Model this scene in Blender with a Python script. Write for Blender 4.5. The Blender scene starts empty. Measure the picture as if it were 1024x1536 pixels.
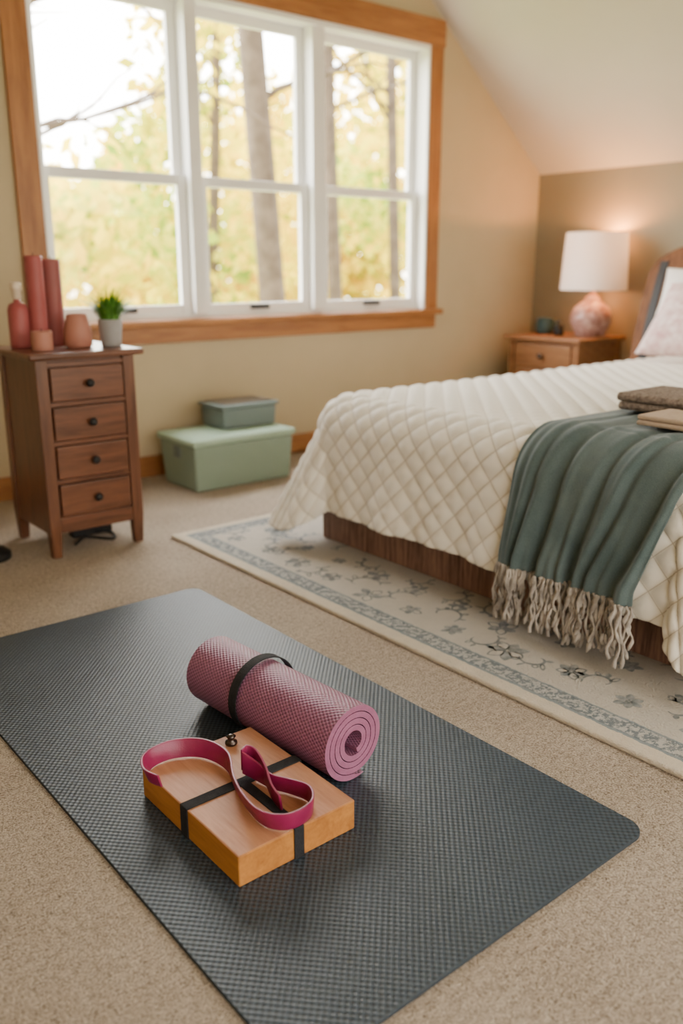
import bpy, bmesh, math, random
import numpy as np
from mathutils import Vector, Matrix, Euler
random.seed(7); np.random.seed(7)
sc = bpy.context.scene
COL = sc.collection

# ---------------------------------------------------------------- materials
def new_mat(name, color=(0.8,0.8,0.8), rough=0.6, metal=0.0, spec=0.4):
    m = bpy.data.materials.new(name); m.use_nodes = True
    nt = m.node_tree; b = nt.nodes['Principled BSDF']
    b.inputs['Base Color'].default_value = (*color,1)
    b.inputs['Roughness'].default_value = rough
    b.inputs['Metallic'].default_value = metal
    b.inputs['Specular IOR Level'].default_value = spec
    return m, nt, b
def N(nt, t, **kw):
    n = nt.nodes.new(t)
    for k,v in kw.items(): setattr(n,k,v)
    return n
def coords(nt, scale=(1,1,1), rot=(0,0,0)):
    tc = N(nt,'ShaderNodeTexCoord'); mp = N(nt,'ShaderNodeMapping')
    mp.inputs['Scale'].default_value = scale; mp.inputs['Rotation'].default_value = rot
    nt.links.new(tc.outputs['Object'], mp.inputs['Vector'])
    return mp.outputs['Vector']
def ramp(nt, fac, stops, interp='LINEAR'):
    r = N(nt,'ShaderNodeValToRGB'); r.color_ramp.interpolation = interp
    els = r.color_ramp.elements
    while len(els) > 1: els.remove(els[-1])
    els[0].position = stops[0][0]; els[0].color = (*stops[0][1],1)
    for p,c in stops[1:]:
        e = els.new(p); e.color = (*c,1)
    nt.links.new(fac, r.inputs['Fac']); return r.outputs['Color']
def bump(nt, b, height, strength=0.3, dist=0.01):
    bp = N(nt,'ShaderNodeBump'); bp.inputs['Strength'].default_value = strength
    bp.inputs['Distance'].default_value = dist
    nt.links.new(height, bp.inputs['Height']); nt.links.new(bp.outputs['Normal'], b.inputs['Normal'])
def noise(nt, vec, scale, detail=4, rough=0.6, dist=0.0):
    n = N(nt,'ShaderNodeTexNoise'); n.inputs['Scale'].default_value = scale
    n.inputs['Detail'].default_value = detail; n.inputs['Roughness'].default_value = rough
    n.inputs['Distortion'].default_value = dist
    nt.links.new(vec, n.inputs['Vector']); return n.outputs['Fac']
def mth(nt, op, a, b=None, c=None):
    n = N(nt,'ShaderNodeMath', operation=op)
    for i,v in enumerate((a,b,c)):
        if v is None: continue
        if isinstance(v,(int,float)): n.inputs[i].default_value = v
        else: nt.links.new(v, n.inputs[i])
    return n.outputs[0]

def noisy(name, c1, c2, scale=8, rough=0.7, bs=0.1, bscale=60, spec=0.3, bd=0.004, detail=5):
    m,nt,b = new_mat(name, c1, rough, spec=spec)
    v = coords(nt)
    nt.links.new(ramp(nt, noise(nt,v,scale,detail), [(0.3,c1),(0.7,c2)]), b.inputs['Base Color'])
    if bs>0: bump(nt,b, noise(nt,v,bscale,3), bs, bd)
    return m
def wood(name, c1, c2, axis='x', scale=6, rough=0.4, stretch=12, spec=0.4):
    m,nt,b = new_mat(name, c1, rough, spec=spec)
    s = [stretch]*3; s['xyz'.index(axis)] = 1.0
    v = coords(nt, tuple(q*0.6 for q in s))
    f = noise(nt, v, scale, 6, 0.6, 0.6)
    f2 = noise(nt, v, scale*5, 4, 0.6, 0.1)
    mix = mth(nt,'ADD', mth(nt,'MULTIPLY',f,0.7), mth(nt,'MULTIPLY',f2,0.3))
    nt.links.new(ramp(nt, mix, [(0.35,c1),(0.62,c2)]), b.inputs['Base Color'])
    bump(nt,b,f2,0.12,0.002)
    return m

M = {}
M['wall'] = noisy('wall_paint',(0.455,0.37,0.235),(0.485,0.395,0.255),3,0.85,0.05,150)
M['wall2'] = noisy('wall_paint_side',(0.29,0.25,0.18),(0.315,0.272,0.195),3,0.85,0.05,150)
M['ceil'] = noisy('ceiling_paint',(0.60,0.57,0.52),(0.63,0.60,0.55),3,0.9,0.05,150)
M['trim'] = wood('oak_trim_h',(0.21,0.078,0.022),(0.40,0.17,0.052),'x',3)
M['trimv'] = wood('oak_trim_v',(0.21,0.078,0.022),(0.40,0.17,0.052),'z',3)
M['white'] = noisy('white_vinyl',(0.80,0.79,0.77),(0.84,0.83,0.81),5,0.4,0.0)
M['dres'] = wood('cherry_wood',(0.070,0.025,0.011),(0.175,0.066,0.031),'x',5,0.33)
M['dresv'] = wood('cherry_wood_v',(0.070,0.025,0.011),(0.16,0.062,0.029),'z',5,0.33)
M['black'] = noisy('black_metal',(0.010,0.009,0.009),(0.016,0.014,0.014),20,0.5,0.0)
M['night'] = wood('nightstand_oak',(0.17,0.070,0.026),(0.31,0.14,0.058),'y',5)
M['bedwood'] = wood('bed_plank',(0.060,0.027,0.018),(0.30,0.165,0.115),'z',9,0.6,18)
M['headw'] = wood('headboard_wood',(0.085,0.033,0.014),(0.20,0.085,0.038),'z',5,0.65,12,0.2)

# carpet
m,nt,b = new_mat('carpet',(0.5,0.42,0.33),0.95,spec=0.1); v = coords(nt)
f1 = noise(nt,v,230,3,0.7); f2 = noise(nt,v,3.0,3); f3 = noise(nt,v,70,4,0.7)
mixf = mth(nt,'ADD', mth(nt,'MULTIPLY',f1,0.6), mth(nt,'ADD', mth(nt,'MULTIPLY',f2,0.12), mth(nt,'MULTIPLY',f3,0.28)))
nt.links.new(ramp(nt,mixf,[(0.38,(0.23,0.17,0.12)),(0.50,(0.57,0.465,0.36)),(0.61,(0.82,0.71,0.58))]), b.inputs['Base Color'])
bump(nt,b,mth(nt,'ADD',f1,f3),1.0,0.014)
M['carpet'] = m

# yoga mat (woven cell texture)
def cell_mat(name, dark, light, pitch, rough, strength=0.8, dist=0.003):
    m,nt,b = new_mat(name,light,rough,spec=0.45)
    tc = N(nt,'ShaderNodeTexCoord'); sp = N(nt,'ShaderNodeSeparateXYZ')
    nt.links.new(tc.outputs['Object'], sp.inputs[0])
    k = math.pi/pitch
    s1 = mth(nt,'SINE', mth(nt,'MULTIPLY', sp.outputs['X'], k))
    s2 = mth(nt,'SINE', mth(nt,'MULTIPLY', sp.outputs['Y'], k*0.95))
    p = mth(nt,'MULTIPLY', s1, s2)
    h = mth(nt,'MULTIPLY_ADD', p, 0.5, 0.5)
    n1 = noise(nt, tc.outputs['Object'], 6, 3); n2 = noise(nt, tc.outputs['Object'], 500, 2)
    hh = mth(nt,'ADD', h, mth(nt,'ADD', mth(nt,'MULTIPLY_ADD', n1, 0.3, -0.15), mth(nt,'MULTIPLY_ADD', n2, 0.5, -0.25)))
    nt.links.new(ramp(nt,hh,[(0.05,dark),(0.80,light)]), b.inputs['Base Color'])
    bump(nt,b,h,strength,dist)
    return m
M['mat'] = cell_mat('yoga_mat_rubber',(0.009,0.014,0.021),(0.048,0.070,0.096),0.0066,0.44,0.55,0.0018)
M['matedge'] = noisy('yoga_mat_edge',(0.02,0.027,0.035),(0.03,0.04,0.05),50,0.6,0.1)

def px_roll(name):
    m,nt,b = new_mat(name,(0.3,0.1,0.2),0.42,spec=0.5)
    tc = N(nt,'ShaderNodeTexCoord'); sp = N(nt,'ShaderNodeSeparateXYZ')
    nt.links.new(tc.outputs['UV'], sp.inputs[0])
    k = math.pi/0.0045
    p = mth(nt,'MULTIPLY', mth(nt,'SINE', mth(nt,'MULTIPLY', sp.outputs['X'], k)), mth(nt,'SINE', mth(nt,'MULTIPLY', sp.outputs['Y'], k*0.75)))
    h = mth(nt,'MULTIPLY_ADD', p, 0.5, 0.5)
    nt.links.new(ramp(nt,h,[(0.1,(0.135,0.042,0.090)),(0.7,(0.33,0.130,0.230))]), b.inputs['Base Color'])
    bump(nt,b,h,0.7,0.002)
    return m
M['roll'] = px_roll('rolled_mat_foam')
M['rollend'] = noisy('rolled_mat_cut_edge',(0.24,0.080,0.150),(0.32,0.120,0.21),40,0.6,0.2,200)
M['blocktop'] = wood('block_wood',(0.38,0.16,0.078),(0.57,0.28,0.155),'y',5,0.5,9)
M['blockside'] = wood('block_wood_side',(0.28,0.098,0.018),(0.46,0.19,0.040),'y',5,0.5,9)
M['strap'] = noisy('black_webbing',(0.010,0.010,0.012),(0.022,0.022,0.026),60,0.8,0.5,500)
M['pink'] = noisy('magenta_strap',(0.19,0.007,0.050),(0.27,0.015,0.080),10,0.34,0.1,300,0.5)

# quilt
m,nt,b = new_mat('quilt_cotton',(0.8,0.76,0.68),0.85,spec=0.15); v = coords(nt)
b.inputs['Sheen Weight'].default_value = 0.2
tc = N(nt,'ShaderNodeTexCoord'); sp = N(nt,'ShaderNodeSeparateXYZ'); nt.links.new(tc.outputs['UV'], sp.inputs[0])
P_Q = 0.088
a = mth(nt,'ABSOLUTE', mth(nt,'SINE', mth(nt,'MULTIPLY', mth(nt,'ADD',sp.outputs['X'],sp.outputs['Y']), math.pi/P_Q)))
c = mth(nt,'ABSOLUTE', mth(nt,'SINE', mth(nt,'MULTIPLY', mth(nt,'SUBTRACT',sp.outputs['X'],sp.outputs['Y']), math.pi/P_Q)))
st = mth(nt,'MINIMUM', a, c)
nt.links.new(ramp(nt, st, [(0.0,(0.48,0.42,0.33)),(0.10,(0.80,0.745,0.65)),(0.5,(0.84,0.795,0.71))]), b.inputs['Base Color'])
bump(nt,b,noise(nt,v,220,3),0.25,0.003)
M['quilt'] = m
M['sheet'] = noisy('mattress_cloth',(0.7,0.66,0.58),(0.75,0.7,0.62),5,0.9,0.1)
m,nt,b = new_mat('throw_wool',(0.1,0.2,0.18),0.9,spec=0.15)
f = noise(nt, coords(nt), 5,3); f2 = noise(nt, coords(nt), 380,2)
nt.links.new(ramp(nt, mth(nt,'ADD',mth(nt,'MULTIPLY',f,0.6),mth(nt,'MULTIPLY',f2,0.4)), [(0.35,(0.055,0.083,0.086)),(0.65,(0.122,0.162,0.164))]), b.inputs['Base Color'])
b.inputs['Sheen Weight'].default_value = 0.15
bump(nt,b,f2,0.3,0.002)
M['throw'] = m
M['fringe'] = noisy('throw_fringe_yarn',(0.20,0.175,0.155),(0.56,0.50,0.44),25,0.95,0.4,300)
M['knit'] = noisy('knit_brown',(0.13,0.095,0.075),(0.36,0.29,0.235),90,0.95,0.9,160,0.1,0.01)
M['towel'] = noisy('towel_beige',(0.40,0.30,0.22),(0.48,0.37,0.28),60,0.95,0.5,250)
M['pillow'] = noisy('pillow_white',(0.80,0.75,0.70),(0.84,0.80,0.75),6,0.9,0.15,40)
M['pillow2'] = noisy('pillow_floral',(0.78,0.66,0.63),(0.55,0.32,0.31),24,0.9,0.2,60,detail=2)
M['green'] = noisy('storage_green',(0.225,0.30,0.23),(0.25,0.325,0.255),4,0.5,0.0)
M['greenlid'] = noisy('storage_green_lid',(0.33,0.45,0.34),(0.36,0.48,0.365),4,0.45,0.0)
M['greybox'] = noisy('storage_grey',(0.135,0.175,0.168),(0.16,0.20,0.192),4,0.5,0.0)
M['darklid'] = noisy('storage_dark_lid',(0.05,0.042,0.038),(0.10,0.08,0.065),15,0.3,0.0)
M['candle'] = noisy('candle_wax_rose',(0.30,0.065,0.065),(0.37,0.10,0.095),6,0.45,0.1,40)
M['candle2'] = noisy('candle_wax_plum',(0.22,0.060,0.060),(0.28,0.085,0.08),6,0.5,0.1,40)
M['candle3'] = noisy('candle_wax_peach',(0.38,0.155,0.11),(0.44,0.20,0.145),6,0.5,0.1,40)
M['cream'] = noisy('cream_ceramic',(0.66,0.54,0.40),(0.72,0.61,0.47),6,0.4,0.0)
M['pot'] = noisy('pot_grey',(0.27,0.26,0.26),(0.36,0.35,0.35),12,0.6,0.1,80)
M['soil'] = noisy('soil',(0.05,0.03,0.02),(0.08,0.05,0.03),60,0.9,0.5,100)
M['grass'] = noisy('grass_leaf',(0.05,0.15,0.02),(0.12,0.28,0.045),30,0.5,0.0)
M['lampbase'] = noisy('lamp_ceramic',(0.60,0.40,0.34),(0.20,0.055,0.05),30,0.3,0.05,60,0.5,detail=3)
M['teal'] = noisy('teal_glass',(0.030,0.065,0.07),(0.05,0.09,0.09),10,0.25,0.0)
M['brass'] = new_mat('dark_metal',(0.09,0.07,0.06),0.25,0.9)[0]
m,nt,b = new_mat('bulb_glow',(1,0.8,0.5)); b.inputs['Emission Color'].default_value=(1,0.62,0.3,1); b.inputs['Emission Strength'].default_value=12; M['bulb']=m
m = bpy.data.materials.new('lamp_shade_linen'); m.use_nodes=True; nt=m.node_tree; nt.nodes.clear()
o=N(nt,'ShaderNodeOutputMaterial'); d=N(nt,'ShaderNodeBsdfDiffuse'); t=N(nt,'ShaderNodeBsdfTranslucent'); mx=N(nt,'ShaderNodeMixShader')
d.inputs[0].default_value=(0.85,0.80,0.77,1); t.inputs[0].default_value=(0.70,0.66,0.64,1); mx.inputs[0].default_value=0.12
nt.links.new(d.outputs[0],mx.inputs[1]); nt.links.new(t.outputs[0],mx.inputs[2]); nt.links.new(mx.outputs[0],o.inputs[0]); M['shade']=m
m = bpy.data.materials.new('window_glass'); m.use_nodes=True; nt=m.node_tree; nt.nodes.clear()
o=N(nt,'ShaderNodeOutputMaterial'); d=N(nt,'ShaderNodeBsdfTransparent'); t=N(nt,'ShaderNodeBsdfGlossy'); mx=N(nt,'ShaderNodeMixShader')
t.inputs['Roughness'].default_value=0.02; mx.inputs[0].default_value=0.04
nt.links.new(d.outputs[0],mx.inputs[1]); nt.links.new(t.outputs[0],mx.inputs[2]); nt.links.new(mx.outputs[0],o.inputs[0]); M['glass']=m
def leafmat(name, stops, tl=0.5):
    m = bpy.data.materials.new(name); m.use_nodes=True; nt=m.node_tree; nt.nodes.clear()
    o=N(nt,'ShaderNodeOutputMaterial'); d=N(nt,'ShaderNodeBsdfDiffuse'); t=N(nt,'ShaderNodeBsdfTranslucent'); mx=N(nt,'ShaderNodeMixShader')
    g=N(nt,'ShaderNodeNewGeometry'); v=coords(nt)
    f=mth(nt,'ADD', mth(nt,'MULTIPLY',g.outputs['Random Per Island'],0.45), mth(nt,'MULTIPLY',noise(nt,v,0.6,2),0.65))
    c=ramp(nt,f,stops)
    nt.links.new(c,d.inputs[0]); nt.links.new(c,t.inputs[0]); mx.inputs[0].default_value=tl
    nt.links.new(d.outputs[0],mx.inputs[1]); nt.links.new(t.outputs[0],mx.inputs[2]); nt.links.new(mx.outputs[0],o.inputs[0]); return m
M['leafY']=leafmat('autumn_leaves',[(0.25,(0.32,0.36,0.020)),(0.45,(0.70,0.58,0.025)),(0.62,(0.90,0.72,0.05)),(0.85,(0.90,0.60,0.04))])
M['leafG']=leafmat('green_leaves',[(0.25,(0.14,0.26,0.025)),(0.45,(0.34,0.45,0.04)),(0.65,(0.62,0.62,0.07)),(0.85,(0.82,0.72,0.12))])
M['bark']=noisy('bark',(0.085,0.062,0.045),(0.17,0.13,0.10),6,0.9,0.5,20)
M['lawn']=noisy('lawn',(0.20,0.28,0.05),(0.42,0.44,0.10),0.6,0.9,0.0)

# ---------------------------------------------------------------- geometry helpers
def link(ob, parent=None):
    COL.objects.link(ob)
    if parent: ob.parent = parent
    return ob
def empty(name):
    e = bpy.data.objects.new(name,None); COL.objects.link(e); e.empty_display_size=0.1; return e
def mesh_ob(name, verts, faces, mat, parent=None, smooth=False, uvs=None):
    me = bpy.data.meshes.new(name); me.from_pydata(verts,[],faces); me.update()
    mats = mat if isinstance(mat,list) else [mat]
    for q in mats: me.materials.append(q)
    if smooth: me.polygons.foreach_set('use_smooth',[True]*len(me.polygons))
    if uvs is not None:
        ul = me.uv_layers.new(name='UVMap')
        li = np.zeros(len(me.loops),dtype=np.int32); me.loops.foreach_get('vertex_index',li)
        ul.data.foreach_set('uv', np.asarray(uvs,dtype=np.float32)[li].ravel())
    return link(bpy.data.objects.new(name,me),parent)
def fix_normals(ob):
    bm=bmesh.new(); bm.from_mesh(ob.data); bmesh.ops.recalc_face_normals(bm,faces=bm.faces); bm.to_mesh(ob.data); bm.free()
def bevel(ob, w, seg=3):
    if w>0:
        md=ob.modifiers.new('bevel','BEVEL'); md.width=w; md.segments=seg; md.limit_method='ANGLE'; md.angle_limit=math.radians(40)
    return ob
def box(name,x0,x1,y0,y1,z0,z1,mat,parent=None,bv=0.003):
    v=[(x,y,z) for x in (x0,x1) for y in (y0,y1) for z in (z0,z1)]
    f=[(0,1,3,2),(4,6,7,5),(0,4,5,1),(2,3,7,6),(0,2,6,4),(1,5,7,3)]
    ob=mesh_ob(name,v,f,mat,parent); fix_normals(ob); return bevel(ob,bv)
def prism(name, poly, axis, a0, a1, mat, parent=None, bv=0.0):
    n=len(poly); v=[]
    for a in (a0,a1):
        for p in poly:
            if axis=='y': v.append((p[0],a,p[1]))
            elif axis=='x': v.append((a,p[0],p[1]))
            else: v.append((p[0],p[1],a))
    f=[tuple(range(n)),tuple(range(2*n-1,n-1,-1))]+[(i,(i+1)%n,n+(i+1)%n,n+i) for i in range(n)]
    ob=mesh_ob(name,v,f,mat,parent); fix_normals(ob); return bevel(ob,bv)
def lathe(name, prof, loc, mat, parent=None, seg=40, caps=True, smooth=True):
    v=[];f=[]
    for r,z in prof:
        for i in range(seg):
            a=2*math.pi*i/seg; v.append((loc[0]+r*math.cos(a),loc[1]+r*math.sin(a),loc[2]+z))
    for j in range(len(prof)-1):
        for i in range(seg):
            f.append((j*seg+i,j*seg+(i+1)%seg,(j+1)*seg+(i+1)%seg,(j+1)*seg+i))
    if caps:
        f.append(tuple(range(seg-1,-1,-1))); f.append(tuple((len(prof)-1)*seg+i for i in range(seg)))
    ob=mesh_ob(name,v,f,mat,parent,smooth); return ob
def tubes(name, paths, radii, mat, parent=None, seg=6):
    V=[];F=[]
    for path,rad in zip(paths,radii):
        pts=[Vector(p) for p in path]; n=len(pts); base=len(V)
        for j,p in enumerate(pts):
            t=(pts[min(j+1,n-1)]-pts[max(j-1,0)]).normalized()
            up=Vector((0,0,1)) if abs(t.z)<0.9 else Vector((1,0,0))
            s=t.cross(up).normalized(); u=s.cross(t)
            r=rad[j] if hasattr(rad,'__len__') else rad
            for i in range(seg):
                a=2*math.pi*i/seg; V.append(tuple(p+s*(r*math.cos(a))+u*(r*math.sin(a))))
        for j in range(n-1):
            for i in range(seg):
                F.append((base+j*seg+i,base+j*seg+(i+1)%seg,base+(j+1)*seg+(i+1)%seg,base+(j+1)*seg+i))
        F.append(tuple(base+i for i in range(seg-1,-1,-1))); F.append(tuple(base+(n-1)*seg+i for i in range(seg)))
    return mesh_ob(name,V,F,mat,parent,True)
def grid_faces(m,n):
    I=np.arange(m*n).reshape(m,n)
    return np.stack([I[:-1,:-1],I[1:,:-1],I[1:,1:],I[:-1,1:]],-1).reshape(-1,4).tolist()
def catmull(pts,per=10):
    P=[np.array(p,float) for p in pts]; P=[2*P[0]-P[1]]+P+[2*P[-1]-P[-2]]; out=[]
    for i in range(1,len(P)-2):
        for k in range(per):
            t=k/per; a,b,c,d=P[i-1:i+3]
            out.append(0.5*((2*b)+(c-a)*t+(2*a-5*b+4*c-d)*t*t+(3*b-a-3*c+d)*t**3))
    out.append(P[-2]); return out

# ---------------------------------------------------------------- room
YW=3.83; XR=4.83; XL=-1.3; YB=-1.6; ZK=1.575; SL=0.82; ZF=2.75
XS=XR-(ZF-ZK)/SL
box('floor',XL-0.1,XR+0.1,YB-0.1,YW+0.15,-0.1,0,M['carpet'],bv=0)
def ztop(x): return ZF if x<=XS else ZF-(x-XS)*SL
wx0,wx1,wz0,wz1=1.50,3.79,0.75,2.19
polys=[[(XL,0),(wx0,0),(wx0,ZF),(XL,ZF)],[(wx0,0),(wx1,0),(wx1,wz0),(wx0,wz0)],
       [(wx0,wz1),(wx1,wz1),(wx1,ztop(wx1)),(XS,ZF),(wx0,ZF)],[(wx1,0),(XR,0),(XR,ZK),(wx1,ztop(wx1))]]
V=[];F=[]
for p in polys:
    n=len(p); b0=len(V)
    for a in (YW,YW+0.14):
        V+= [(q[0],a,q[1]) for q in p]
    F.append(tuple(b0+i for i in range(n))); F.append(tuple(b0+i for i in range(2*n-1,n-1,-1)))
    F+=[(b0+i,b0+(i+1)%n,b0+n+(i+1)%n,b0+n+i) for i in range(n)]
w=mesh_ob('wall_north',V,F,M['wall']); fix_normals(w)
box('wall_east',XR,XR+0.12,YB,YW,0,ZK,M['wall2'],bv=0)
box('wall_west',XL-0.12,XL,YB,YW,0,ZF,M['wall'],bv=0)
V=[];F=[]
ox0,ox1,oz=-0.9,4.2,2.2  # unseen rear opening, added to let fill light into the room
for (x0,x1,z0,z1) in [(XL,ox0,0,ZF),(ox0,XS,oz,ZF),(ox1,XR,0,ZK-0.02)]:
    b0=len(V)
    V+=[(x,y,z) for x in (x0,x1) for y in (YB-0.12,YB) for z in (z0,z1)]
    F+=[tuple(b0+i for i in q) for q in [(0,1,3,2),(4,6,7,5),(0,4,5,1),(2,3,7,6),(0,2,6,4),(1,5,7,3)]]
mesh_ob('wall_south',V,F,M['wall'])
prism('ceiling',[(XL,ZF),(XS,ZF),(XR,ZK),(XR+0.1,ZK),(XR+0.1,ZK+0.1),(XS+0.05,ZF+0.14),(XL,ZF+0.14)],'y',YB,YW+0.14,M['ceil'])
box('baseboard_north',XL,XR,YW-0.016,YW-0.0005,0,0.105,M['trim'],bv=0.003)
box('baseboard_east',XR-0.016,XR-0.0005,YB,YW-0.018,0,0.105,M['trim'],bv=0.003)

# window
W=empty('window_1')
T=YW-0.022
box('casing_left',1.395,1.50,T,YW-0.0005,0.755,2.19,M['trimv'],W)
box('casing_right',3.79,3.89,T,YW-0.0005,0.755,2.19,M['trimv'],W)
box('casing_top',1.385,3.90,T-0.004,YW-0.0005,2.19,2.325,M['trim'],W)
box('sill',1.37,3.915,YW-0.055,YW+0.06,0.725,0.755,M['trim'],W,0.006)
box('apron',1.40,3.88,T,YW-0.0005,0.645,0.725,M['trim'],W)
box('jamb_left',1.50,1.515,YW-0.02,YW+0.13,0.755,2.19,M['white'],W)
box('jamb_right',3.772,3.79,YW-0.02,YW+0.13,0.755,2.19,M['white'],W)
box('jamb_head',1.515,3.772,YW-0.02,YW+0.13,2.165,2.19,M['white'],W)
box('jamb_sill',1.515,3.772,YW+0.03,YW+0.13,0.755,0.775,M['white'],W)
box('mullion_1',2.232,2.298,YW+0.0,YW+0.13,0.775,2.165,M['white'],W)
box('mullion_2',2.967,3.048,YW+0.0,YW+0.13,0.775,2.165,M['white'],W)
k=0
for (a,c) in [(1.515,2.232),(2.298,2.967),(3.048,3.772)]:
    k+=1
    for nm,y0,y1,z0,z1 in [('lower',YW+0.045,YW+0.075,0.775,1.42),('upper',YW+0.078,YW+0.108,1.375,2.165)]:
        s=0.048
        box(f'{nm}_sash_{k}_l',a,a+s,y0,y1,z0,z1,M['white'],W)
        box(f'{nm}_sash_{k}_r',c-s,c,y0,y1,z0,z1,M['white'],W)
        box(f'{nm}_sash_{k}_b',a+s,c-s,y0,y1,z0,z0+0.045,M['white'],W)
        box(f'{nm}_sash_{k}_t',a+s,c-s,y0,y1,z1-0.045,z1,M['white'],W)
        ym=(y0+y1)/2
        mesh_ob(f'{nm}_pane_{k}',[(a+s,ym,z0+.045),(c-s,ym,z0+.045),(c-s,ym,z1-.045),(a+s,ym,z1-.045)],[(0,1,2,3)],M['glass'],W)
    mc=(a+c)/2
    box(f'sash_lift_{k}',mc-0.055,mc+0.055,YW+0.02,YW+0.045,0.79,0.812,M['black'],W,0.004)

# ---------------------------------------------------------------- outdoors
box('lawn_ground',-30,60,YW+2,60,-3.1,-3.0,M['lawn'],bv=0)
G=empty('woodland_trees')
def leaves(name, clusters, per, size, mat):
    Vs=[]
    for (cx,cy,cz,r) in clusters:
        n=int(per*r*r)
        d=np.random.normal(size=(n,3)); d/=np.linalg.norm(d,axis=1)[:,None]
        rr=r*np.random.rand(n,1)**0.5
        c=np.array([cx,cy,cz])+d*rr*np.array([1,1,0.8])
        a=np.random.normal(size=(n,3)); a/=np.linalg.norm(a,axis=1)[:,None]
        b=np.cross(a,np.random.normal(size=(n,3))); b/=np.linalg.norm(b,axis=1)[:,None]
        s=size*(0.6+0.8*np.random.rand(n,1))
        Vs.append(np.stack([c-a*s, c-b*s*0.5, c+a*s, c+b*s*0.5],1))
    A=np.concatenate(Vs).reshape(-1,3)
    F=np.arange(len(A)).reshape(-1,4).tolist()
    return mesh_ob(name,A.tolist(),F,mat,G)
cl=[];clg=[];far=[]
for i in range(120):
    y=random.uniform(11,15); q=random.uniform(0.50,1.25); x=q*y
    F_=.636*x+.772*y
    zt=1+0.30*F_
    zz=random.uniform(-2,zt)
    if q<0.62 and zz>1+F_*(0.10+ (q-0.42)*0.9): continue
    (cl if (random.random()<0.75) else clg).append((x,y,zz,random.uniform(0.5,1.0)))
for i in range(60):
    y=random.uniform(10,13); q=random.uniform(0.30,0.62); x=q*y; F_=.636*x+.772*y
    top=1+F_*(0.085+max(0,(q-0.42))*0.75)
    zz=random.uniform(-2.5,top-0.4)
    (clg if random.random()<0.6 else cl).append((x,y,zz,random.uniform(0.6,1.0)))
for i in range(130):
    y=random.uniform(20,26); q=random.uniform(0.25,1.3); x=q*y; F_=.636*x+.772*y
    top=1+F_*(0.08+max(0,min(q-0.45,0.35))*0.4)
    far.append((x,y,random.uniform(-3,top),random.uniform(1.3,2.0)))
leaves('autumn_foliage',cl,120,0.13,M['leafY'])
leaves('green_foliage',clg,140,0.13,M['leafG'])
leaves('distant_foliage',far,55,0.26,M['leafY'])
def tree(name, base, top, r0, r1, nb, zlo, seed, spread=2.0):
    rnd=random.Random(seed); paths=[];rad=[]
    b=Vector(base); t=Vector(top); pts=[]
    for i in range(12):
        f=i/11; p=b.lerp(t,f)+Vector((math.sin(f*5+seed)*0.08,math.cos(f*4+seed)*0.08,0)); pts.append(p)
    paths.append(pts); rad.append([r0+(r1-r0)*i/11 for i in range(12)])
    for k in range(nb):
        f=rnd.uniform(zlo,0.98); i=min(int(f*11),10); p=pts[i].lerp(pts[i+1],f*11-i)
        ang=rnd.uniform(0,2*math.pi); L=rnd.uniform(0.5,1)*spread; q=[p]; rr=(r0+(r1-r0)*f)*0.24
        dirv=Vector((math.cos(ang),math.sin(ang)*0.5,rnd.uniform(0.2,0.9))).normalized()
        for s in range(6):
            dirv=(dirv+Vector((rnd.uniform(-.3,.3),rnd.uniform(-.3,.3),rnd.uniform(-.2,.3)))).normalized()
            q.append(q[-1]+dirv*(L/6))
            if s in (1,2,3,4):
                d2=(dirv+Vector((rnd.uniform(-.9,.9),rnd.uniform(-.9,.9),rnd.uniform(-.4,.6)))).normalized()
                w=[q[-1]]
                for _ in range(4):
                    d2=(d2+Vector((rnd.uniform(-.3,.3),rnd.uniform(-.3,.3),rnd.uniform(-.3,.3)))).normalized(); w.append(w[-1]+d2*L/9)
                paths.append(w); rad.append([rr*0.4*(1-j*0.2)+0.006 for j in range(5)])
        paths.append(q); rad.append([rr*(1-j*0.14)+0.006 for j in range(7)])
    tubes(name,paths,rad,M['bark'],G,seg=8)
tree('trunk_1',(6.42,9,-3),(5.6,8.6,8),0.18,0.12,14,0.45,1)
tree('trunk_2',(8.15,10,-3),(8.0,10,8),0.11,0.08,8,0.5,2)
tree('trunk_3',(2.2,7.6,-3),(2.0,7.6,7),0.12,0.07,40,0.45,5,3.0)
tree('trunk_4',(9.3,10,-3),(9.6,10.5,8),0.10,0.06,10,0.5,8)
tree('trunk_5',(6.9,11.5,-3),(7.3,11.5,8),0.09,0.06,10,0.5,11)

# ---------------------------------------------------------------- dresser
D=empty('chest_of_drawers')
dx0,dx1,dy0,dy1=1.062,1.42,2.89,3.25
zt=0.70; zb=0.115
leg=0.042
for i,(x,y) in enumerate([(dx0,dy0),(dx1-leg,dy0),(dx0,dy1-leg),(dx1-leg,dy1-leg)]):
    cx,cy=x+leg/2,y+leg/2
    V=[];h=leg/2
    for z,s in ((0,0.75),(zb,1.0),(zt,1.0)):
        V+=[(cx-h*s,cy-h*s,z),(cx+h*s,cy-h*s,z),(cx+h*s,cy+h*s,z),(cx-h*s,cy+h*s,z)]
    F=[(3,2,1,0),(8,9,10,11)]+[(j*4+q,j*4+(q+1)%4,(j+1)*4+(q+1)%4,(j+1)*4+q) for j in (0,1) for q in range(4)]
    bevel(mesh_ob(f'leg_{i+1}',V,F,M['dresv'],D),0.003)
box('side_left',dx0+0.006,dx0+0.02,dy0+leg,dy1-leg,zb-0.03,zt,M['dresv'],D)
box('side_right',dx1-0.02,dx1-0.006,dy0+leg,dy1-leg,zb-0.03,zt,M['dresv'],D)
box('back_panel',dx0+leg,dx1-leg,dy1-0.02,dy1-0.006,zb,zt,M['dresv'],D)
box('carcass',dx0+0.02,dx1-0.02,dy0+0.02,dy1-0.02,zb,zt,M['dres'],D)
fx0,fx1=dx0+leg,dx1-leg
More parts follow.
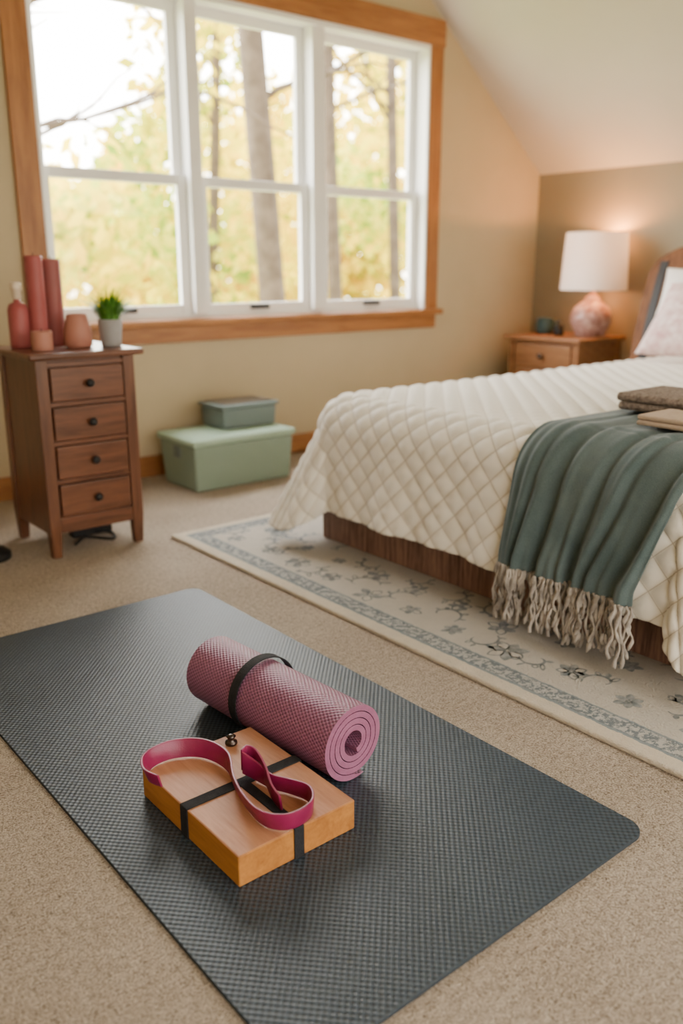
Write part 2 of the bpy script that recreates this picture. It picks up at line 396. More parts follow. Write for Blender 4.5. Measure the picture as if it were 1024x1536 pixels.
box('rail_bottom',fx0,fx1,dy0+0.003,dy0+0.02,zb-0.025,zb+0.03,M['dres'],D)
dh=(zt-0.012-(zb+0.03))/4
for i in range(4):
    z0=zb+0.03+i*dh
    box(f'rail_{i+1}',fx0,fx1,dy0+0.004,dy0+0.02,z0+dh-0.014,z0+dh,M['dres'],D,0.001)
    box(f'drawer_{i+1}',fx0+0.006,fx1-0.006,dy0-0.004,dy0+0.02,z0+0.004,z0+dh-0.018,M['dres'],D,0.004)
    cx=(fx0+fx1)/2; cz=z0+dh/2-0.006
    kb=lathe(f'knob_{i+1}',[(0.004,0),(0.006,0.008),(0.013,0.014),(0.015,0.020),(0.011,0.027),(0.002,0.029)],(0,0,0),M['black'],D,20)
    for vv in kb.data.vertices:
        x,y,z=vv.co; vv.co=(cx+x,dy0-0.003-z,cz+y)
box('top',dx0-0.028,dx1+0.028,dy0-0.03,dy1+0.02,zt,zt+0.022,M['dres'],D,0.008)
ZT=zt+0.0222
def pillar(name,x,y,r,h,mat):
    E=empty(name)
    lathe('wax',[(r*0.97,0),(r,0.004),(r,h-0.006),(r*0.96,h),(r*0.8,h-0.002),(r*0.3,h-0.008),(0.001,h-0.008)],(x,y,ZT),mat,E,32)
    tubes('wick',[[(x,y,ZT+h-0.009),(x+0.001,y,ZT+h+0.010)]],[0.0014],M['black'],E)
pillar('pillar_candle',1.175,3.12,0.031,0.315,M['candle'])
pillar('pillar_candle',1.248,3.155,0.035,0.305,M['candle2'])
pillar('pillar_candle',1.135,3.00,0.036,0.065,M['candle3'])
E=empty('lotion_bottle')
lathe('body',[(0.034,0),(0.036,0.01),(0.036,0.13),(0.030,0.15),(0.012,0.158),(0.011,0.168)],(1.112,3.14,ZT),M['candle'],E)
lathe('cap',[(0.012,0.168),(0.016,0.172),(0.014,0.195),(0.020,0.20),(0.020,0.222),(0.010,0.226)],(1.112,3.14,ZT),M['cream'],E,20)
E=empty('votive_jar')
lathe('jar',[(0.042,0),(0.05,0.01),(0.049,0.06),(0.036,0.11),(0.032,0.118),(0.028,0.118),(0.03,0.1),(0.03,0.09)],(1.278,3.03,ZT),M['candle3'],E)
tubes('wick',[[(1.278,3.03,ZT+0.088),(1.280,3.03,ZT+0.115)]],[0.0012],M['black'],E)
E=empty('potted_grass')
px,py=1.390,3.0
lathe('pot',[(0.032,0),(0.036,0.004),(0.043,0.09),(0.043,0.096),(0.038,0.096),(0.036,0.08)],(px,py,ZT),M['pot'],E)
lathe('soil',[(0.037,0.078),(0.037,0.084)],(px,py,ZT),M['soil'],E,20)
V=[];F=[]
for i in range(300):
    a=random.uniform(0,2*math.pi); r=random.uniform(0,0.033); L=random.uniform(0.07,0.15); lean=random.uniform(0.2,1.6)
    p=Vector((px+r*math.cos(a),py+r*math.sin(a),ZT+0.082)); w=random.uniform(0.002,0.005)
    a+=random.uniform(-.5,.5); dr=Vector((math.cos(a),math.sin(a),0)); sd=Vector((-dr.y,dr.x,0)); b0=len(V); S=5
    for s in range(S+1):
        f=s/S; c=p+dr*(L*min(lean,1.1)*f*(0.25+0.5*f))+Vector((0,0,L*(f*0.98-0.28*lean*f*f))); ww=w*(1-f**2*0.95)
        V+= [tuple(c-sd*ww),tuple(c+sd*ww)]
    F+=[(b0+2*s,b0+2*s+1,b0+2*s+3,b0+2*s+2) for s in range(S)]
mesh_ob('blades',V,F,M['grass'],E)
pts=catmull([(1.19,3.0,0.006),(1.26,3.06,0.006),(1.33,2.98,0.006),(1.36,3.06,0.006),(1.30,3.12,0.02),(1.40,3.3,0.006),(1.5,3.6,0.006),(1.5,3.80,0.006)],8)
E=empty('power_cable'); tubes('cord',[pts],[0.005],M['black'],E)
box('plug_strip',1.22,1.38,3.09,3.14,0,0.03,M['black'],E,0.006)

E=empty('floor_lamp')
fx,fy=0.885,3.06
lathe('base',[(0.085,0),(0.085,0.018),(0.07,0.03),(0.02,0.04),(0.014,0.07)],(fx,fy,0),M['black'],E)
tubes('pole',[[(fx,fy,0.04),(fx,fy,1.5)]],[0.011],M['black'],E,12)
lathe('shade',[(0.16,1.42),(0.11,1.66)],(fx,fy,0),M['shade'],E,caps=False)

# ---------------------------------------------------------------- storage boxes
def tub(name,x0,x1,y0,y1,z0,h,mb,ml,lid=0.035,taper=0.012,dark=False):
    E=empty(name)
    V=[];hz=h-lid
    for z,t in ((0,taper),(hz,0)):
        V+=[(x0+t,y0+t,z0+z),(x1-t,y0+t,z0+z),(x1-t,y1-t,z0+z),(x0+t,y1-t,z0+z)]
    F=[(3,2,1,0),(4,5,6,7)]+[(q,(q+1)%4,4+(q+1)%4,4+q) for q in range(4)]
    bevel(mesh_ob('body',V,F,mb,E),0.012)
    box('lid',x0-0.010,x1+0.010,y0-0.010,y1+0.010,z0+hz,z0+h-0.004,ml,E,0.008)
    if dark: box('lid_panel',x0+0.015,x1-0.015,y0+0.012,y1-0.012,z0+h-0.012,z0+h,M['darklid'],E,0.003)
    else: box('lid_panel',x0+0.012,x1-0.012,y0+0.012,y1-0.012,z0+h-0.008,z0+h,ml,E,0.003)
    if not dark:
        box('latch',x0-0.004+0.002,x0+0.008,(y0+y1)/2-0.03,(y0+y1)/2+0.03,z0+hz-0.07,z0+hz-0.015,M['greybox'],E,0.004)
    return E
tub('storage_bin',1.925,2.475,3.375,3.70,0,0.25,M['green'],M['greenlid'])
tub('storage_box',2.16,2.47,3.50,3.71,0.2502,0.12,M['greybox'],M['greybox'],0.022,0.006,True)

# ---------------------------------------------------------------- rug
R=empty('area_rug')
rx0,rx1,ry0,ry1=1.51,4.25,-0.1,2.86
m,nt,b = new_mat('rug_wool',(0.6,0.56,0.5),0.95,spec=0.1)
tc=N(nt,'ShaderNodeTexCoord'); sp=N(nt,'ShaderNodeSeparateXYZ'); nt.links.new(tc.outputs['Object'],sp.inputs[0])
nf=noise(nt,tc.outputs['Object'],45,3,0.7)
d=mth(nt,'MINIMUM', mth(nt,'SUBTRACT',sp.outputs['X'],rx0), mth(nt,'SUBTRACT',ry1,sp.outputs['Y']))
dj=mth(nt,'ADD',d,mth(nt,'MULTIPLY_ADD',nf,0.012,-0.006))
cr=(0.68,0.59,0.46); bl=(0.24,0.28,0.30); pl=(0.50,0.48,0.45); fd=(0.58,0.53,0.46)
c1=ramp(nt,dj,[(0,cr),(0.042,bl),(0.052,pl),(0.10,bl),(0.108,fd)],'CONSTANT')
nz=noise(nt,tc.outputs['Object'],60,4,0.8)
band=mth(nt,'MULTIPLY', mth(nt,'GREATER_THAN',d,0.05), mth(nt,'LESS_THAN',d,0.105))
mx=N(nt,'ShaderNodeMix',data_type='RGBA'); 
nt.links.new(mth(nt,'MULTIPLY',band,mth(nt,'GREATER_THAN',nz,0.50)),mx.inputs['Factor'])
nt.links.new(c1,mx.inputs['A']); mx.inputs['B'].default_value=(0.15,0.185,0.205,1)
n3=noise(nt,tc.outputs['Object'],14,6,0.85); mx2=N(nt,'ShaderNodeMix',data_type='RGBA')
nt.links.new(mth(nt,'MULTIPLY',mth(nt,'SUBTRACT',n3,0.35),1.1),mx2.inputs['Factor']); nt.links.new(mx.outputs['Result'],mx2.inputs['A']); mx2.inputs['B'].default_value=(0.40,0.38,0.35,1)
nt.links.new(mx2.outputs['Result'],b.inputs['Base Color'])
bump(nt,b,noise(nt,tc.outputs['Object'],160,3,0.7),0.9,0.01)
box('pile',rx0,rx1,ry0,ry1,0.0,0.014,m,R,0.006)
V=[];F=[]
ZR=0.0144
def strip(pts,w):
    pts=[Vector((p[0],p[1],0)) for p in pts]; b0=len(V); n=len(pts)
    for j,p in enumerate(pts):
        t=(pts[min(j+1,n-1)]-pts[max(j-1,0)]); t=t.normalized() if t.length>0 else Vector((1,0,0))
        s=Vector((-t.y,t.x,0)); ww=w[j] if hasattr(w,'__len__') else w
        V.append((p.x-s.x*ww,p.y-s.y*ww,ZR)); V.append((p.x+s.x*ww,p.y+s.y*ww,ZR))
    for j in range(n-1): F.append((b0+2*j,b0+2*j+1,b0+2*j+3,b0+2*j+2))
def leafshape(cx,cy,a,L,wd,fill=True):
    pts=[(cx+math.cos(a)*L*t,cy+math.sin(a)*L*t) for t in np.linspace(0,1,9)]
    if fill: strip(pts,[wd*math.sin(math.pi*t)**0.8+0.0005 for t in np.linspace(0,1,9)])
    else:
        for sg in (-1,1):
            strip([(p[0]-math.sin(a)*sg*wd*math.sin(math.pi*t),p[1]+math.cos(a)*sg*wd*math.sin(math.pi*t)) for p,t in zip(pts,np.linspace(0,1,9))],0.0026)
def flower(cx,cy,r,rot,n=6):
    for i in range(n):
        a=rot+2*math.pi*i/n
        leafshape(cx+math.cos(a)*r*0.15,cy+math.sin(a)*r*0.15,a,r*0.85*rr.uniform(0.8,1.1),r*0.27,i%2==0 or r<0.04)
    strip([(cx+math.cos(t)*r*0.14,cy+math.sin(t)*r*0.14) for t in np.linspace(0,2*math.pi,12)],0.004)
rr=random.Random(3)
def scroll(cx,cy,r,rot,sgn):
    pts=[]
    for t in np.linspace(0,1,26):
        a=rot+sgn*t*4.2; q=r*(1-0.72*t); pts.append((cx+q*math.cos(a),cy+q*math.sin(a)))
    strip(pts,[0.0035*math.sin(math.pi*min(1,t*0.9+0.1))+0.0012 for t in np.linspace(0,1,26)])
    for j in range(2,20,4):
        leafshape(pts[j][0],pts[j][1],rot+sgn*j/25*4.2+rr.uniform(-.6,.6),rr.uniform(0.018,0.04),rr.uniform(0.004,0.008),rr.random()<0.75)
y=0.05
while y<2.7:
    flower(1.70+rr.uniform(-.03,.03), y, rr.uniform(0.035,0.062), rr.uniform(0,3), rr.choice([5,6,7]))
    scroll(1.70+rr.uniform(-.01,.05), y+0.10, rr.uniform(0.045,0.07), rr.uniform(0,6), rr.choice([-1,1]))
    flower(1.84+rr.uniform(-.04,.03), y+0.11, rr.uniform(0.03,0.055), rr.uniform(0,3), rr.choice([5,6]))
    scroll(1.90+rr.uniform(-.02,.02), y, rr.uniform(0.045,0.07), rr.uniform(0,6), rr.choice([-1,1]))
    y+=rr.uniform(0.17,0.22)
for i in range(14):
    flower(rr.uniform(1.7,3.8),rr.uniform(2.63,2.72),rr.uniform(0.02,0.04),rr.uniform(0,3))
fm=noisy('rug_floral_yarn',(0.11,0.135,0.145),(0.40,0.39,0.37),55,0.95,0.4,200)
mesh_ob('floral_pattern',V,F,fm,R)

# ---------------------------------------------------------------- yoga mat
def rrect(x0,x1,y0,y1,r,seg=8):
    out=[]
    for cx,cy,a0 in ((x1-r,y1-r,0),(x0+r,y1-r,90),(x0+r,y0+r,180),(x1-r,y0+r,270)):
        for i in range(seg+1):
            a=math.radians(a0+90*i/seg); out.append((cx+r*math.cos(a),cy+r*math.sin(a)))
    return out
ym=prism('yoga_mat',rrect(0.505,1.308,0.70,2.325,0.040),'z',0.0,0.007,[M['mat'],M['matedge']],None,0.0015)
for p in ym.data.polygons: p.material_index = 0 if abs(p.normal.z)>0.5 else 1
ZM=0.0072

# rolled mat
E=empty('rolled_yoga_mat')
p0=Vector((0.996,1.168)); p1=Vector((0.958,1.632)); Rr=0.084; zc=ZM+Rr
ax=(p1-p0); Lr=ax.length; ax.normalize(); sd=Vector((ax.y,-ax.x))
th=0.0136; rin=0.016; turns=(Rr-rin-th)/th; th0=math.radians(-72)-turns*2*math.pi
ns=280; V=[];F=[];uv=[]
arc=0; prev=None
for i in range(ns+1):
    f=i/ns; a=th0+f*turns*2*math.pi; r=rin+th+(Rr-rin-th)*f
    if prev is not None: arc+=abs(prev-a)*r
    prev=a
    tt=th*0.86
    if f>0.985: tt*= max(0.25,(1-f)/0.015)
    for rad in (r,r-tt):
        for e in (0,1):
            q=p0+ax*(Lr*e)+sd*(rad*math.cos(a))
            V.append((q.x,q.y,zc+rad*math.sin(a))); uv.append((arc,Lr*e))
mi=[]
for i in range(ns):
    b0=4*i; c0=4*(i+1)
    F.append((b0,b0+1,c0+1,c0)); mi.append(0)
    F.append((b0+2,c0+2,c0+3,b0+3)); mi.append(0)
    F.append((b0,c0,c0+2,b0+2)); mi.append(1)
    F.append((b0+1,b0+3,c0+3,c0+1)); mi.append(1)
F.append((0,2,3,1)); mi.append(1); F.append((4*ns,4*ns+1,4*ns+3,4*ns+2)); mi.append(1)
ob=mesh_ob('foam_spiral',V,F,[M['roll'],M['rollend']],E,False,uv)
for p,k in zip(ob.data.polygons,mi): p.material_index=k; p.use_smooth=False
fix_normals(ob)
V=[];F=[];n=64;s0=0.275;wv=0.024
for i in range(n):
    a=2*math.pi*i/n
    for rad in (Rr+0.0028,Rr+0.0004):
        for e in (0,1):
            q=p0+ax*(s0+wv*e)+sd*(rad*math.cos(a)); V.append((q.x,q.y,max(zc+rad*math.sin(a),ZM)))
for i in range(n):
    b0=4*i;c0=4*((i+1)%n)
    F+=[(b0,b0+1,c0+1,c0),(b0+2,c0+2,c0+3,b0+3),(b0,c0,c0+2,b0+2),(b0+1,b0+3,c0+3,c0+1)]
fix_normals(mesh_ob('elastic_band',V,F,M['strap'],E))

# block
E=empty('yoga_block')
bx0,bx1,by0,by1=0.642,0.893,1.045,1.385; bz1=ZM+0.06
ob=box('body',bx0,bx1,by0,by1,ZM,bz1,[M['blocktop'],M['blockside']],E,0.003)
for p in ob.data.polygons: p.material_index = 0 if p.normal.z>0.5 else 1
t=0.0025
box('strap_top',bx0-t,bx1+t,1.210,1.234,bz1,bz1+t,M['strap'],E,0.0008)
box('strap_side_l',bx0-t,bx0,1.210,1.234,ZM,bz1,M['strap'],E,0.0005)
box('strap_side_r',bx1,bx1+t,1.210,1.234,ZM,bz1,M['strap'],E,0.0005)
box('strap_long_top',0.755,0.776,by0-t,1.21,bz1,bz1+t,M['strap'],E,0.0008)
box('strap_long_front',0.755,0.776,by0-t,by0,ZM,bz1,M['strap'],E,0.0005)
E=empty('metal_snap')
lathe('stud',[(0.011,0),(0.013,0.003),(0.012,0.007),(0.007,0.010),(0.007,0.014),(0.010,0.018),(0.004,0.022)],(0.823,1.350,bz1+0.0002),M['brass'],E,20)

def ribbon(name,path,h,mat,parent,th=0.0022):
    P=catmull(path,12); n=len(P); V=[];F=[]
    for j,p in enumerate(P):
        t=P[min(j+1,n-1)]-P[max(j-1,0)]; s=np.array([-t[1],t[0]]); s/= (np.linalg.norm(s)+1e-9)
        hh,lean=p[3],p[4]
        for off in (-th,th):
            V.append((p[0]+s[0]*off,p[1]+s[1]*off,p[2]))
            V.append((p[0]+s[0]*(off+lean),p[1]+s[1]*(off+lean),p[2]+hh))
    for j in range(n-1):
        b0=4*j;c0=b0+4
        F+=[(b0,b0+1,c0+1,c0),(b0+2,c0+2,c0+3,b0+3),(b0+1,b0+3,c0+3,c0+1),(b0,c0,c0+2,b0+2)]
    F+=[(0,2,3,1),(4*n-4,4*n-3,4*n-1,4*n-2)]
    ob=mesh_ob(name,V,F,mat,parent,True); fix_normals(ob); bevel(ob,0.0008,2); return ob
E=empty('stretch_strap')
zb_=bz1+0.003
path=[(0.640,1.300,zb_,0.028,0.008),(0.632,1.335,zb_,0.030,0.010),(0.655,1.370,zb_,0.031,0.012),(0.705,1.374,zb_,0.033,0.012),
 (0.750,1.340,zb_,0.035,0.010),(0.764,1.275,zb_,0.036,0.004),(0.740,1.200,zb_,0.036,-0.006),(0.724,1.135,zb_,0.036,-0.010),(0.722,1.080,zb_,0.036,-0.010),
 (0.748,1.048,zb_,0.036,-0.006),(0.795,1.052,zb_,0.036,-0.004),(0.822,1.088,zb_,0.035,0),(0.812,1.130,zb_,0.034,0.004),(0.795,1.165,zb_,0.034,0.004),(0.788,1.205,zb_,0.040,0.0),
 (0.776,1.235,zb_+0.006,0.046,0)]
ribbon('band_loop',path,0.03,M['pink'],E)
path=[(0.776,1.238,zb_+0.010,0.044,0),(0.792,1.243,zb_+0.016,0.040,0.0),(0.800,1.225,zb_+0.018,0.034,0),(0.790,1.180,zb_+0.008,0.036,0),(0.776,1.135,zb_,0.036,-0.004),(0.770,1.100,zb_,0.030,-0.004)]
ribbon('band_tail',path,0.03,M['pink'],E)

# ---------------------------------------------------------------- bed
B=empty('bed')
TOP=0.565; rb=0.125; xi=1.985; y1i=2.335; y0i=1.00
box('base_foot',1.94,1.97,0.87,2.465,0.0152,0.28,M['bedwood'],B,0.004)
box('base_side_far',1.97,4.34,2.40,2.43,0.0152,0.28,M['bedwood'],B,0.004)
box('base_side_near',1.97,4.34,0.90,0.93,0.0152,0.28,M['bedwood'],B,0.004)
box('slats',1.97,4.34,0.93,2.40,0.22,0.25,M['bedwood'],B,0.004)
box('mattress',1.985,4.33,0.98,2.35,0.28,TOP-0.04,M['sheet'],B,0.09)
def hb_pt(z):
    f=max(0,(z-0.3)/0.8); return 4.34+0.03*f+0.16*f*f
ys=np.linspace(0.70,2.76,60); V=[];F=[]
zs=np.linspace(0,1.0,24); nZ=len(zs)
def top_z(y):
    e=min(y-0.70,2.76-y); return 0.98+0.13*min(1,(e/0.16))**0.5 if e>=0 else 0.98
for th_ in (0,0.05):
    for y in ys:
        tz=top_z(float(y))
        for q in zs:
            z=q*tz; V.append((hb_pt(z)+th_,float(y),z))
nY=len(ys)
for s in (0,1):
    o=s*nY*nZ
    for i in range(nY-1):
        for j in range(nZ-1):
            F.append((o+i*nZ+j,o+(i+1)*nZ+j,o+(i+1)*nZ+j+1,o+i*nZ+j+1))
o=nY*nZ
for i in range(nY-1):
    F.append((i*nZ+nZ-1,(i+1)*nZ+nZ-1,o+(i+1)*nZ+nZ-1,o+i*nZ+nZ-1)); F.append((i*nZ,(i+1)*nZ,o+(i+1)*nZ,o+i*nZ))
for i in (0,nY-1):
    for j in range(nZ-1): F.append((i*nZ+j,i*nZ+j+1,o+i*nZ+j+1,o+i*nZ+j))
ob=mesh_ob('headboard',V,F,M['headw'],B,False); fix_normals(ob); bevel(ob,0.008)
V=[];F=[]
zz=np.linspace(0.30,1.03,16)
for z in zz:
    for y in (2.655,2.70):
        V.append((hb_pt(z)-0.006,y,z)); 
    for y in (2.655,2.70):
        V.append((hb_pt(z)+0.01,y,z))
for j in range(len(zz)-1):
    a=4*j;c=a+4
    F+=[(a,a+1,c+1,c),(a+2,c+2,c+3,a+3),(a,c,c+2,a+2),(a+1,a+3,c+3,c+1)]
F+=[(0,2,3,1),(4*len(zz)-4,4*len(zz)-3,4*len(zz)-1,4*len(zz)-2)]
fix_normals(mesh_ob('headboard_inlay',V,F,M['black'],B))

def cloth(X,Y,cm=0.27):
    """cloth coordinates -> draped position on bed"""
    ox=np.maximum(0,xi-X); oy=np.where(Y>y1i,Y-y1i,np.where(Y<y0i,Y-y0i,0.0))
    ay=np.abs(oy); mxn=np.maximum(ox,ay); hyp=np.hypot(ox,ay)+1e-9
    s2=2*ox*ay/(hyp**2); phi=np.arctan2(ay,ox+1e-9)
    d=mxn*(1+cm*s2)
    nx=-ox/hyp; ny=oy/hyp
    ang=np.minimum(d/rb,math.pi/2); rem=np.maximum(0,d-rb*math.pi/2)
    flare=0.07+0.17*ny**2+0.30*s2
    per=np.where(Y>y1i, y1i+0.35*phi+np.maximum(X-xi,0), np.where(Y<y0i, y0i-0.35*phi-np.maximum(X-xi,0), Y))
    wav=(0.012*np.sin(per*13.0+0.6)+0.009*np.sin(per*29.0))*np.minimum(rem/0.3,1.2)
    h=rb*np.sin(ang)+rem*flare+wav
    g=rb*(1-np.cos(ang))+rem*np.sqrt(1-np.minimum(flare,0.9)**2)
    cx=np.maximum(X,xi); cy=np.clip(Y,y0i,y1i)
    und=0.004*np.sin(X*5.1+1)*np.sin(Y*4.3)
    return np.stack([cx+nx*h, cy+ny*h, TOP-g+und*(d<0.01)],-1)
def normals(P):
    du=np.gradient(P,axis=0); dv=np.gradient(P,axis=1); n=np.cross(du,dv); n/= (np.linalg.norm(n,axis=-1,keepdims=True)+1e-9)
    n*=np.sign(n[...,2:3].mean()) if abs(n[...,2].mean())>0 else 1
    return n
OV=0.475
st=0.0072
X=np.arange(xi-OV,4.31,st); Y=np.arange(y0i-OV,y1i+OV+1e-6,st)
XX,YY=np.meshgrid(X,Y,indexing='ij')
P=cloth(XX,YY); Nn=normals(P)
puff=0.010*np.abs(np.sin(math.pi*(XX+YY)/P_Q)*np.sin(math.pi*(XX-YY)/P_Q))**0.6
P=P+Nn*puff[...,None]
q=mesh_ob('quilt',P.reshape(-1,3).tolist(),grid_faces(*XX.shape),M['quilt'],None,True,np.stack([XX,YY],-1).reshape(-1,2))
sol=q.modifiers.new('thick','SOLIDIFY'); sol.thickness=0.008; sol.offset=-1 if Nn[150,150,2]>0 else 1

# throw
n1,n2=200,170
S=np.linspace(2.95, xi-0.438, n1); Wt=np.linspace(0,1,n2)
SS,WW=np.meshgrid(S,Wt,indexing='ij')
hang=np.clip((xi+0.05-SS)/0.45,0,1)
ya=0.93+0.14*hang; yb=1.475+0.030*hang
YY=ya+(yb-ya)*WW
P=cloth(SS,YY); Nn=normals(P)
W2=WW+0.03*np.sin(SS*4.0)+0.02*np.sin(WW*9+1)
fold=0.9*np.sin(W2*2*math.pi*3.7+0.5)+0.7*np.sin(W2*2*math.pi*6.9+SS*2.0+1.2)+0.35*np.sin(W2*2*math.pi*12.3+SS*4)+0.2*np.sin(WW*90+SS*6)
amp=0.0030+0.0115*hang**1.2
off=0.018+amp*(fold+1.9)
P=P+Nn*off[...,None]
E=empty('throw_blanket')
t=mesh_ob('cloth',P.reshape(-1,3).tolist(),grid_faces(n1,n2),M['throw'],E,True)
sol=t.modifiers.new('thick','SOLIDIFY'); sol.thickness=0.004; sol.offset=0
paths=[];rad=[]
NF=125
for k in range(NF):
    w=(k+0.5)/NF*(n2-1); i=int(w); p=Vector(P[-1,i])+Vector((random.uniform(-.010,.004),0,0.004))
    L=random.uniform(0.11,0.165); q=[p]; sx=random.uniform(-0.12,0.05); sy=random.uniform(-0.12,0.12); fr=random.uniform(5,12); ph=random.uniform(0,6)
    for s in range(1,11):
        f=s/10; q.append(Vector((p.x+sx*L*f*0.6+0.004*math.sin(fr*f+ph), p.y+sy*L*f+0.005*math.cos(fr*f*1.2+ph), max(p.z-L*f,0.022))))
    paths.append(q); rad.append([0.0036+0.0014*math.sin(s*2.4+ph)+(0.0022 if s in (2,3,9) else 0) for s in range(11)])
tubes('fringe',paths,rad,M['fringe'],E,6)

def folded(name,x0,x1,y0,y1,z0,layers,th,mat):
    E=empty(name)
    for i in range(layers):
        n=14; prof=[]
        a=z0+i*th; r=th/2*0.96
        jx0=x0+random.uniform(0,0.008); jx1=x1-random.uniform(0,0.012)
        for s in range(n+1):
            an=math.pi/2+math.pi*s/n; prof.append((jx0+r+r*math.cos(an), a+th/2+r*math.sin(an)))
        for s in range(n+1):
            an=-math.pi/2+math.pi*s/n; prof.append((jx1-r+r*math.cos(an), a+th/2+r*math.sin(an)))
        prism(f'layer_{i+1}',prof,'y',y0+random.uniform(0,0.006),y1-random.uniform(0,0.01),mat,E,0.003)
folded('folded_knit_blanket',2.20,2.46,0.92,1.43,0.602,2,0.025,M['knit'])
folded('folded_towel',2.02,2.19,0.90,1.25,0.602,2,0.014,M['towel'])

def pillow(name,w,h,t,loc,rot,mat):
    n=40; u=np.linspace(-1,1,n); U,Vv=np.meshgrid(u,u,indexing='ij')
    prof=np.maximum(0,(1-np.abs(U)**2.6))**0.5*np.maximum(0,(1-np.abs(Vv)**2.6))**0.5
    pinch=1-0.07*np.cos(Vv*math.pi/2); pinch2=1-0.07*np.cos(U*math.pi/2)
    A=np.stack([U*w/2*pinch,Vv*h/2*pinch2,prof*t/2+0.004*np.sin(U*9)*np.sin(Vv*7)*prof],-1)
    Bm=A.copy(); Bm[...,2]*=-1
    vs=np.concatenate([A.reshape(-1,3),Bm.reshape(-1,3)]); f=grid_faces(n,n); f2=[[a+n*n for a in reversed(q)] for q in f]
    ob=mesh_ob(name,vs.tolist(),f+f2,mat,None,True)
    bm=bmesh.new(); bm.from_mesh(ob.data); bmesh.ops.remove_doubles(bm,verts=bm.verts,dist=0.0006); bmesh.ops.recalc_face_normals(bm,faces=bm.faces); bm.to_mesh(ob.data); bm.free()
    ob.location=loc; ob.rotation_euler=rot; return ob
def stand(lean):
    return (Matrix.Rotation(math.radians(-90),4,'Z') @ Matrix.Rotation(math.radians(lean),4,'X')).to_euler()
pillow('pillow',0.62,0.42,0.17,(4.20,2.22,0.80),stand(68),M['pillow'])
pillow('pillow',0.62,0.42,0.17,(4.20,1.45,0.80),stand(68),M['pillow'])
pillow('throw_pillow',0.52,0.42,0.17,(3.84,2.06,0.765),stand(50),M['pillow2'])
pillow('throw_pillow',0.52,0.42,0.17,(3.84,1.45,0.765),stand(50),M['pillow2'])

# ---------------------------------------------------------------- nightstand
E=empty('nightstand')
nx0,nx1,ny0,ny1=4.36,4.80,3.10,3.62; nz=0.59
for i,(x,y) in enumerate([(nx0,ny0),(nx0,ny1-0.04),(nx1-0.04,ny0),(nx1-0.04,ny1-0.04)]):
    box(f'leg_{i+1}',x,x+0.04,y,y+0.04,0,nz-0.025,M['night'],E)
box('case',nx0+0.01,nx1-0.01,ny0+0.01,ny1-0.01,0.18,nz-0.025,M['night'],E)
box('drawer_1',nx0-0.006,nx0+0.012,ny0+0.05,ny1-0.05,nz-0.185,nz-0.045,M['night'],E,0.005)
box('drawer_2',nx0-0.006,nx0+0.012,ny0+0.05,ny1-0.05,nz-0.345,nz-0.20,M['night'],E,0.005)
for i,z in enumerate((nz-0.115,nz-0.272)):
    kb=lathe(f'knob_{i+1}',[(0.005,0),(0.007,0.01),(0.016,0.016),(0.017,0.024),(0.003,0.03)],(0,0,0),M['brass'],E,20)
    for vv in kb.data.vertices:
        x,y,zz_=vv.co; vv.co=(nx0-0.006-zz_,(ny0+ny1)/2+x,z+y)
box('top',nx0-0.03,nx1+0.01,ny0-0.025,ny1+0.025,nz-0.025,nz,M['night'],E,0.006)
NZ=nz+0.0003
E=empty('table_lamp')
lx,ly=4.62,3.21
lathe('base',[(0.075,0),(0.085,0.004),(0.088,0.015),(0.095,0.03),(0.122,0.08),(0.125,0.12),(0.105,0.17),(0.065,0.20),(0.045,0.215),(0.045,0.23),(0.02,0.245),(0.014,0.26),(0.012,0.30)],(lx,ly,NZ),M['lampbase'],E,48)
lathe('shade',[(0.198,0.275),(0.180,0.605)],(lx,ly,NZ),M['shade'],E,64,caps=False)
lathe('bulb',[(0.012,0.30),(0.014,0.33),(0.03,0.37),(0.03,0.39),(0.015,0.415),(0.002,0.42)],(lx,ly,NZ),M['bulb'],E,20)
tubes('harp',[[(lx-0.188,ly,NZ+0.44),(lx,ly,NZ+0.29),(lx+0.188,ly,NZ+0.44)]],[0.002],M['brass'],E)
E=empty('teal_mug')
lathe('body',[(0.045,0),(0.055,0.01),(0.058,0.05),(0.05,0.095),(0.052,0.10),(0.046,0.10),(0.045,0.06),(0.04,0.02)],(4.55,3.50,NZ),M['teal'],E)
tubes('handle',[[(4.56,3.45,NZ+0.03),(4.58,3.42,NZ+0.035),(4.58,3.41,NZ+0.06),(4.565,3.45,NZ+0.08)]],[0.006],M['teal'],E)
E=empty('perfume_bottle')
lathe('body',[(0.028,0),(0.032,0.006),(0.030,0.06),(0.012,0.07),(0.014,0.09),(0.003,0.095)],(4.52,3.37,NZ),M['black'],E,20)

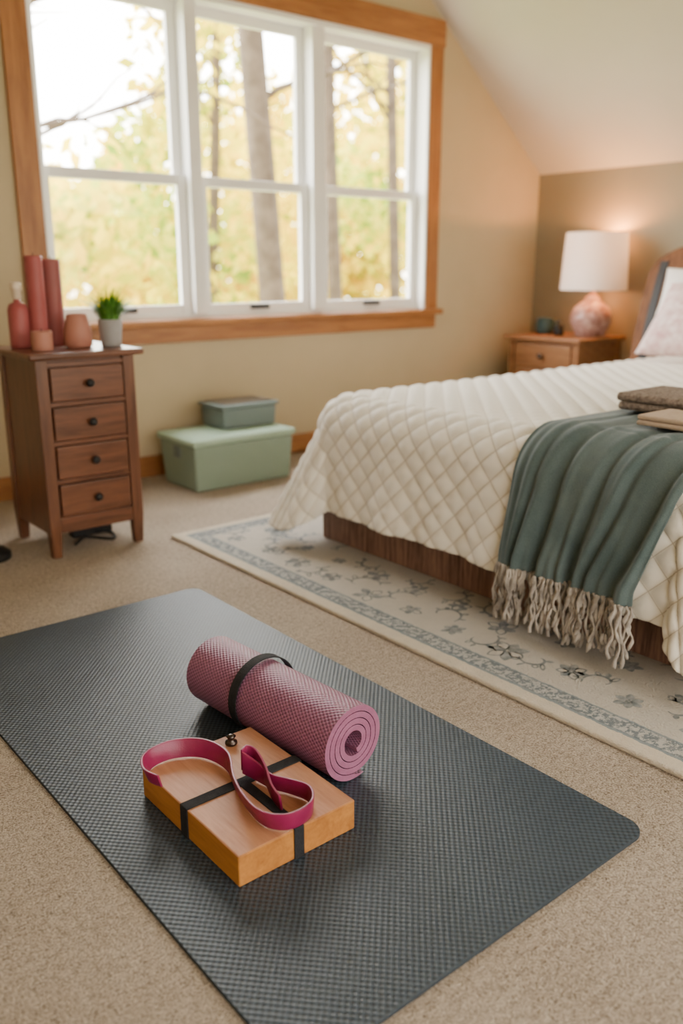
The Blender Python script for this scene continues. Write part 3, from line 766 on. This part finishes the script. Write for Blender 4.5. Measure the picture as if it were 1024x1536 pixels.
# ---------------------------------------------------------------- lights
def light(name,typ,loc,energy,color,**kw):
    L=bpy.data.lights.new(name,typ); L.energy=energy; L.color=color
    for k_,v_ in kw.items(): setattr(L,k_,v_)
    ob=bpy.data.objects.new(name,L); COL.objects.link(ob); ob.location=loc; return ob
light('table_lamp_light','POINT',(lx+0.125,ly-0.03,NZ+0.575),21,(1,0.38,0.085),shadow_soft_size=0.02)

w=bpy.data.worlds.new('world'); sc.world=w; w.use_nodes=True; nt=w.node_tree; nt.nodes.clear()
o=N(nt,'ShaderNodeOutputWorld'); bg=N(nt,'ShaderNodeBackground'); tc=N(nt,'ShaderNodeTexCoord'); sp=N(nt,'ShaderNodeSeparateXYZ')
nt.links.new(tc.outputs['Generated'],sp.inputs[0])
c=ramp(nt, mth(nt,'MULTIPLY_ADD',sp.outputs['Z'],0.5,0.5), [(0.0,(0.36,0.32,0.20)),(0.48,(0.7,0.66,0.50)),(0.53,(1.0,0.965,0.90)),(1.0,(0.96,0.97,0.97))])
# sky brightened toward the window (+Y) and dimmed behind camera to weaken fill
yf=ramp(nt, mth(nt,'MULTIPLY_ADD',sp.outputs['Y'],0.5,0.5), [(0.0,(0.20,0.19,0.175)),(0.45,(0.36,0.35,0.335)),(0.75,(1,1,1)),(1.0,(1,1,1))])
mx=N(nt,'ShaderNodeMix',data_type='RGBA',blend_type='MULTIPLY'); mx.inputs['Factor'].default_value=1
nt.links.new(c,mx.inputs['A']); nt.links.new(yf,mx.inputs['B'])
nt.links.new(mx.outputs['Result'],bg.inputs['Color']); bg.inputs['Strength'].default_value=28.5
nt.links.new(bg.outputs[0],o.inputs[0])

# ---------------------------------------------------------------- camera
cam=bpy.data.cameras.new('camera'); co=bpy.data.objects.new('camera',cam); COL.objects.link(co)
cam.sensor_fit='VERTICAL'; cam.sensor_height=36; cam.lens=30.47
co.location=(0,0,1.0); co.rotation_euler=(math.radians(90-15.8),0,math.radians(-39.5))
cam.clip_start=0.02; cam.clip_end=200
cam.dof.use_dof=True; cam.dof.focus_distance=1.75; cam.dof.aperture_fstop=2.0
sc.camera=co
